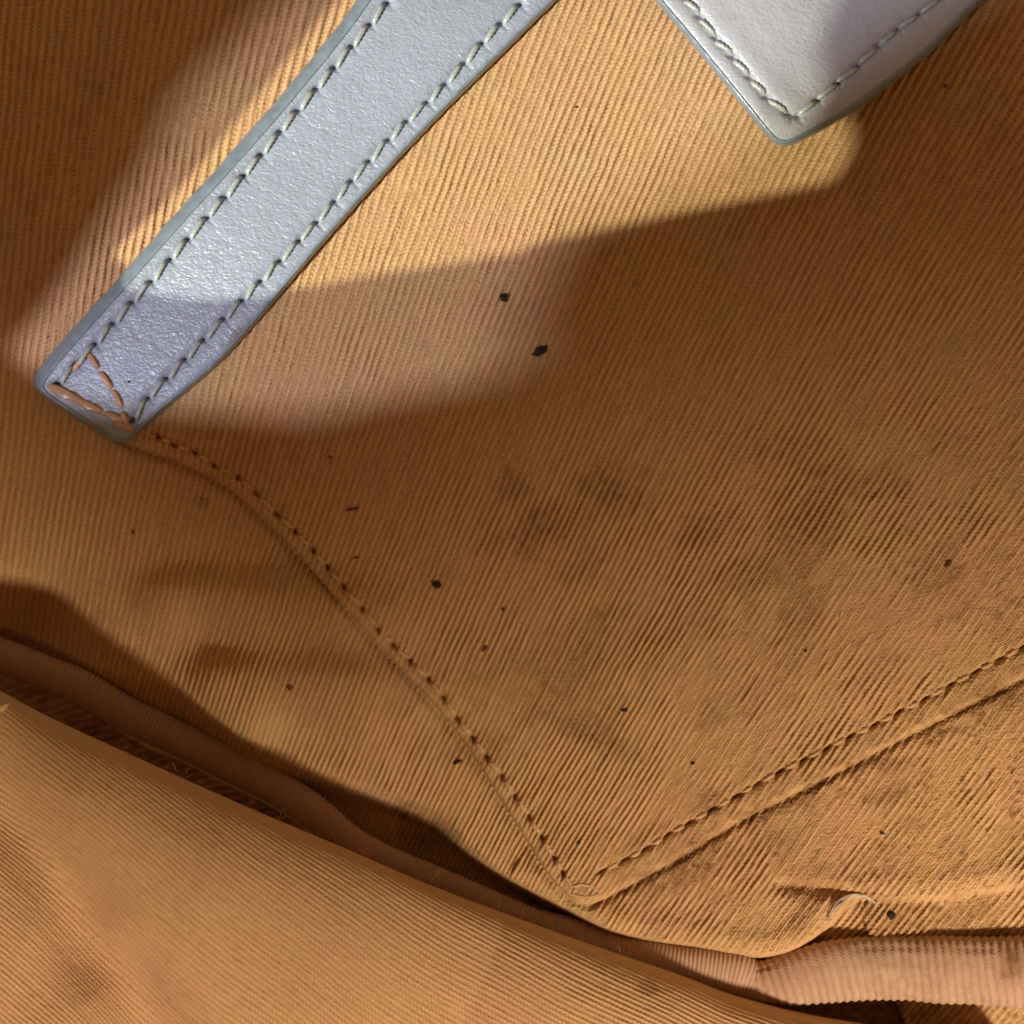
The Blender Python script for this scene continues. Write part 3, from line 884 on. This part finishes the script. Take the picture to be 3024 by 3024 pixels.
# ------------------------------------------------------------------ piping and binding tape
def ribbed_tube(name, line, rad, zc, period, amp, parent, flat=0.8, step=2.6, nr=40, slant=0.0, groove=None):
    L = smooth_line(line, 4)
    s = np.r_[0, np.cumsum(np.hypot(*np.diff(L, axis=0).T))]
    t = np.arange(0, s[-1], step)
    x, y = np.interp(t, s, L[:, 0]), np.interp(t, s, L[:, 1])
    sx = np.array(line, float)
    key = np.interp(np.array([np.argmin(np.hypot(L[:, 0] - p[0], L[:, 1] - p[1])) for p in sx]), np.arange(len(s)), s)
    R = np.interp(t, key, rad); Z = np.interp(t, key, zc)
    R = R * (1 + 0.07 * fbm(t / 160, t * 0, 51, 2))
    tx, ty = np.gradient(x), np.gradient(y)
    ln = np.hypot(tx, ty); nx, ny = ty / ln, -tx / ln     # towards the top of the photograph
    th = np.linspace(0, 2 * np.pi, nr, endpoint=False)
    TH = th[None, :]
    ph = t[:, None] + slant * R[:, None] * np.cos(TH)
    w = 0.5 + 0.5 * np.cos(2 * np.pi * (ph / period + 0.25 * fbm(ph / 90, TH * 2.0, 54, 2)))
    q_ = w ** 0.7
    cross = 0.25 * np.cos(2 * np.pi * TH * 7 + 2 * vnoise(ph / 14, TH * 9, 56))
    h = amp * (q_ + 0.7 * cross * q_)
    if groove is not None:
        h = h - 0.22 * np.exp(-((TH - groove) / 0.06) ** 2) * np.clip(1.6 * vnoise(t / 60, t * 0, 58)[:, None] + .25, 0, 1)
    rr_ = R[:, None] * K + h
    o_ = rr_ * np.cos(TH) / K
    px = x[:, None] + nx[:, None] * o_; py = y[:, None] + ny[:, None] * o_
    pz = Z[:, None] + rr_ * np.sin(TH) * flat
    co = unproj(px, py, pz)
    uv = np.stack([ph / period, np.broadcast_to(TH * 4, ph.shape)], -1)
    o = mesh_from(name, co.reshape(-1, 3), grid_faces(len(t), nr, True), TAPE, parent, uv.reshape(-1, 2), {"stain_and_shade": np.maximum(0.45 * stains(px.ravel(), py.ravel()), 0.9 * blot(px.ravel(), py.ravel(), 2985, 2845, 40, 62, 8, 9) * (period > 20))})
    return o
pip = thing("piping_cord", "thin ribbed tan piping cord in the dark gap between front roll and back lining", "piping")
ribbed_tube("ribbed_cover", [(-150, 1875), (0, 1932), (135, 1986), (252, 2036), (387, 2114), (538, 2186), (673, 2254), (807, 2320), (920, 2392), (1030, 2480), (1130, 2536), (1270, 2595),
                           (1450, 2672), (1570, 2726), (1680, 2770), (1800, 2818), (1950, 2850), (2080, 2868), (2180, 2885), (2290, 2925)],
            [46, 46, 48, 50, 50, 52, 52, 50, 50, 44, 42, 42, 40, 42, 58, 62, 66, 70, 70, 60],
            [-12.6, -12.6, -12.6, -12.4, -12.2, -12, -11.7, -11.3, -10, -10, -9.6, -10, -10.5, -10.8, -11, -11.2, -11.3, -11.4, -11.6, -12.5], 12.5, 0.17, pip)
tape = thing("binding_tape", "wide ribbed tan binding tape at the lower right with a dark smudge", "binding tape")
ribbed_tube("ribbed_cover", [(2140, 2898), (2235, 2902), (2330, 2890), (2450, 2870), (2600, 2858), (2800, 2864), (3050, 2872), (3250, 2878)],
            [34, 56, 77, 90, 92, 98, 110, 116], [-12.0, -11.2, -10.2, -9.5, -9.1, -8.7, -8.5, -8.5], 24.5, 0.19, tape, flat=0.6, nr=56, slant=0.16, groove=0.92)

# pale frayed selvedge threads lifted at the end of the crease
for k in range(7):
    jx, jy = rng.normal(0, 4, 2)
    base = [(2448, 2704), (2466, 2676), (2492, 2654), (2525, 2643), (2556, 2648), (2584, 2668)][k % 3: 6 - (k // 3) % 2]
    strand_on("frayed_thread", [(x + jx + rng.normal(0, 3), y + jy + rng.normal(0, 2.5)) for x, y in base], z_lining, 0.34 + 0.05 * k, 0.12, FRAY, lining)

# floor of the bag
bag = thing("bag_floor", "dim fuzzy tan twill floor of the bag, seen below the binding tape at lower right", "bag lining")
def floor_patch():
    gx, gy = np.meshgrid(np.arange(-700, 3900, 9.0), np.arange(1500, 3700, 6.0), indexing='xy')
    z = -20.5 + 1.2 * vnoise(gx / 160, gy / 160, 61) + 0.20 * np.cos(2 * np.pi * (gy + 0.28 * gx + 10 * vnoise(gx / 70, gy / 70, 62)) / 24.0) + 0.25 * fbm(gx / 25, gy / 16, 63, 3)
    z = z - 7 * sstep(gx, 2700, 1900)
    st = np.clip(0.72 + 0.6 * fbm(gx / 60, gy / 40, 66, 4), 0.3, .95)  # tan floor darkened in colour nearly all over, standing in for shade
    mesh_from("twill_sheet", unproj(gx, gy, z).reshape(-1, 3), grid_faces(*gx.shape), TWILL, bag, np.stack([gy / 24, gx / 22], -1).reshape(-1, 2), {"stain_and_shade": st.ravel()})
floor_patch()

# ------------------------------------------------------------------ unseen front wall of the bag, its rim shaped to cast the light patches
def rim_blocker():
    a = math.radians(KEY_AZ)
    n = np.array([math.cos(a), math.sin(a), 0]); tv = np.array([-math.sin(a), math.cos(a), 0])
    rim = []
    for (x, y, up) in [(1080, -140, 0), (1000, -20, 0), (850, 150, 0), (700, 330, 0), (560, 500, 0), (420, 650, 0), (320, 740, 0), (300, 790, 0), (420, 850, 0), (600, 880, 0), (850, 868, 0), (1100, 825, 0), (1500, 765, 0),
                       (1900, 690, 0), (2150, 640, 0), (2320, 600, 0), (2440, 545, 0), (2500, 470, 0), (2515, 400, 0), (2500, 330, 0), (2445, 264, 1), (2415, 160, 1), (2450, 50, 1), (2510, -50, 1), (2720, -160, 1)]:
        xx, yy = np.array([float(x)]), np.array([float(y)])
        z = z_tab0(xx, yy) if up else z_pocket_base(xx, yy, np.array([200.0]))
        Q = unproj(xx, yy, z)[0] / MM
        d = LKEY - Q
        s = (88 - n @ Q) / (n @ d)
        P = Q + s * d
        rim.append((P @ tv, P[2]))
    rim = [(rim[0][0] - 4, 232.0), (rim[0][0] - 2, rim[0][1] + 20)] + rim + [(rim[-1][0] + 2, rim[-1][1] + 20), (rim[-1][0] + 4, 232.0)]
    rim = smooth_line(rim, 2.0)
    # outer border : down and to both sides
    c = np.array([-42.0, 95.0])
    lo, hi = -135.0, 118.0
    rows = []
    K_ = 14
    for i, p in enumerate(rim):
        d = p - c
        d = d / np.linalg.norm(d)
        cand = []
        if d[0] > 1e-6: cand.append((hi - p[0]) / d[0])
        if d[0] < -1e-6: cand.append((lo - p[0]) / d[0])
        if d[1] < -1e-6: cand.append((-28 - p[1]) / d[1])
        if d[1] > 1e-6: cand.append((260 - p[1]) / d[1])
        e = p + d * max(min(cand), 0.5)
        rows.append(p + (e - p) * np.linspace(0, 1, K_)[:, None])
    R = np.array(rows)
    off = 88 + 3.0 * vnoise(R[..., 0] / 40, R[..., 1] / 40, 77) * np.linspace(0, 1, K_)[None]
    co = (R[..., 0, None] * tv + off[..., None] * n + R[..., 1, None] * np.array([0, 0, 1.0]))
    w = mesh_from("rim_blocker_sheet", co.reshape(-1, 3) * MM, grid_faces(*co.shape[:2]), TWILL_FRONT, front, R.reshape(-1, 2) / 1.0)
    md = w.modifiers.new("thickness", 'SOLIDIFY'); md.thickness = 0.0012; md.offset = 1
rim_blocker()

# unseen sheet added above the camera, keeps the room lamp off the upper lining
def top_blocker():
    h = 172.0
    gx = np.linspace(-85, 260, 60); gv = np.linspace(0, 1, 40)
    GX, GV = np.meshgrid(gx, gv, indexing='ij')
    edge = np.interp(GX, [-85, 60, 70, 78, 86, 94, 105, 111, 121, 130, 140, 260], [-152, -152, -158, -175, -180, -180, -175, -171, -165, -161, -158, -140])
    GY = edge + (210 - edge) * GV
    GZ = h + 3 * vnoise(GX / 50, GY / 50, 78) + 12 * GV ** 2
    w = mesh_from("top_blocker_sheet", np.stack([GX, GY, GZ], -1).reshape(-1, 3) * MM, grid_faces(60, 40), TWILL_FRONT, front, np.stack([GX, GY], -1).reshape(-1, 2))
    md = w.modifiers.new("thickness", 'SOLIDIFY'); md.thickness = 0.0012
top_blocker()

def edge_blocker(pts, h):  # unseen sheets added to trim the second lamp's patch of light
    pts = np.array(pts, float)
    c = pts.mean(0)
    rows = np.stack([c + (pts - c) * k for k in np.linspace(0.02, 1, 8)])
    z = h + 1.5 * vnoise(rows[..., 0] / 20, rows[..., 1] / 20, 75)
    w = mesh_from("edge_blocker_sheet", np.concatenate([rows, z[..., None]], -1).reshape(-1, 3) * MM, grid_faces(8, len(pts), True), TWILL_FRONT, front, rows.reshape(-1, 2))
    md = w.modifiers.new("thickness", 'SOLIDIFY'); md.thickness = 0.0012
edge_blocker([(-84, -32.5), (-66, -28.8), (-50, -25.5), (-42, -32), (-31, -60), (-50, -84), (-86, -80), (-92, -45)], 80)
edge_blocker([(-117, -82), (-117, -57.5), (-105, -50), (-85, -44), (-60, -46), (-58, -70), (-66, -92), (-92, -98)], 150)

# ------------------------------------------------------------------ crumbs and lint
def crumb(name, x, y, rx, ry, ang, mat, label, cat, zf, seed=0, hgt=0.7):
    r = np.random.default_rng(seed)
    nu, nv = 9, 12
    th = np.linspace(0, 2 * np.pi, nv, endpoint=False); la = np.linspace(-1.45, 1.45, nu)
    LA, TH = np.meshgrid(la, th, indexing='ij')
    k = 1 + 0.85 * fbm(np.cos(TH) * 1.7 + 5 + seed, np.sin(TH) * 1.7 + LA, 110 + seed % 5, 3)
    cx = np.cos(LA) * np.cos(TH) * rx * K * k; cy = np.cos(LA) * np.sin(TH) * ry * K * k; cz = np.sin(LA) * min(rx, ry) * K * hgt * k
    co = np.stack([cx, cy, cz], -1).reshape(-1, 3) * MM
    o = mesh_from(name, co, grid_faces(nu, nv, True), mat)
    z = float(zf(np.array([float(x)]), np.array([float(y)]))[0]) + 0.22 + min(rx, ry) * K * 0.25
    o.location = unproj(np.array(float(x)), np.array(float(y)), np.array(z))
    o.rotation_euler = (0, 0, math.radians(ang))
    tag(o, label, cat)
    return o
zin = lambda x, y: z_pocket_base(x, y, np.full(x.shape, 200.0))
crumb("dirt_crumb", 1487, 880, 12, 14, 10, CRUMB, "small dark crumb just below the bright patch of light, right of the strap", "crumb", zin, 1)
crumb("dirt_crumb", 1597, 1035, 22, 13, 25, CRUMB, "largest black crumb, oval, at the edge of the dim second shadow", "crumb", zin, 2)
crumb("dirt_crumb", 1289, 1726, 13, 11, -30, CRUMB, "round dark crumb to the right of the middle of the slanting left seam", "crumb", zin, 3)
crumb("lint_fibre", 1043, 1503, 24, 4.5, 12, CRUMB_RED, "short reddish-brown lint fibre lying near the upper slanting seam", "lint", zin, 4)
crumb("lint_fibre", 1050, 1646, 9, 4, 10, CRUMB_RED, "tiny brown lint fleck close to the slanting seam, under the reddish fibre", "lint", zin, 5)
crumb("dirt_crumb", 1432, 1914, 6, 11, -35, CRUMB_RED, "small brown crumb between the slanting seam and the pocket middle", "crumb", zin, 6)
crumb("dirt_crumb", 1485, 1799, 5, 5, 0, CRUMB, "pin-prick dark speck above and right of the small brown crumb", "crumb", zin, 7)
crumb("dirt_crumb", 1350, 2251, 15, 6, 25, CRUMB, "dark flat crumb just left of the lower slanting seam", "crumb", z_lining, 8)
crumb("dirt_crumb", 1710, 2488, 6, 6, 0, CRUMB, "tiny round dark crumb above the corner where the seams meet", "crumb", zin, 9)
crumb("dirt_crumb", 1845, 2097, 9, 5, -15, CRUMB, "small dark crumb in the lower middle of the pocket panel", "crumb", zin, 10)
crumb("dirt_crumb", 2047, 2254, 7, 5, 0, CRUMB, "small dark speck just above the right-hand seam", "crumb", zin, 11)
crumb("dirt_crumb", 2792, 254, 7, 6, 20, CRUMB_RED, "tiny reddish crumb in the shadow right of the leather tab", "crumb", zin, 12)
crumb("dirt_crumb", 2802, 1665, 12, 7, 40, CRUMB_RED, "reddish-brown crumb near the right border of the picture", "crumb", zin, 13)
crumb("dirt_crumb", 2380, 1922, 4, 4, 0, CRUMB, "pin-prick black speck on the lower right of the pocket panel", "crumb", zin, 14)
crumb("cloth_flake", 2484, 1815, 4, 12, -15, FLAKE, "pale straw-coloured flake on the lower right of the pocket panel", "flake", zin, 15)
crumb("dirt_crumb", 2606, 2461, 8, 4, 0, CRUMB, "small black crumb on the lining under the right-hand seam", "crumb", z_lining, 16)
crumb("dirt_crumb", 2632, 2704, 13, 11, 0, CRUMB, "greenish-black crumb in the strip above the binding tape", "crumb", z_lining, 17)
crumb("dirt_crumb", 855, 2030, 8, 9, 0, CRUMB_RED, "faint brown crumb on the dim bulge left of the slanting seam", "crumb", z_lining, 18)
crumb("dirt_crumb", 975, 1351, 4, 6, 20, CRUMB_RED, "pin-prick brown speck right of the strap end, above the seam", "crumb", zin, 19)
crumb("dirt_crumb", 1703, 316, 3.5, 3.5, 0, CRUMB, "pin-prick speck in the bright light between strap and tab", "crumb", zin, 20)
crumb("dirt_crumb", 381, 1127, 3.5, 3, 0, CRUMB, "tiny black speck on the end of the leather strap", "crumb", lambda x, y: strap_surf(x, y) - 0.2, 21)
crumb("dirt_crumb", 392, 1572, 5, 6, 0, CRUMB_RED, "brown speck on the dark lining below the strap end", "crumb", z_lining, 22)
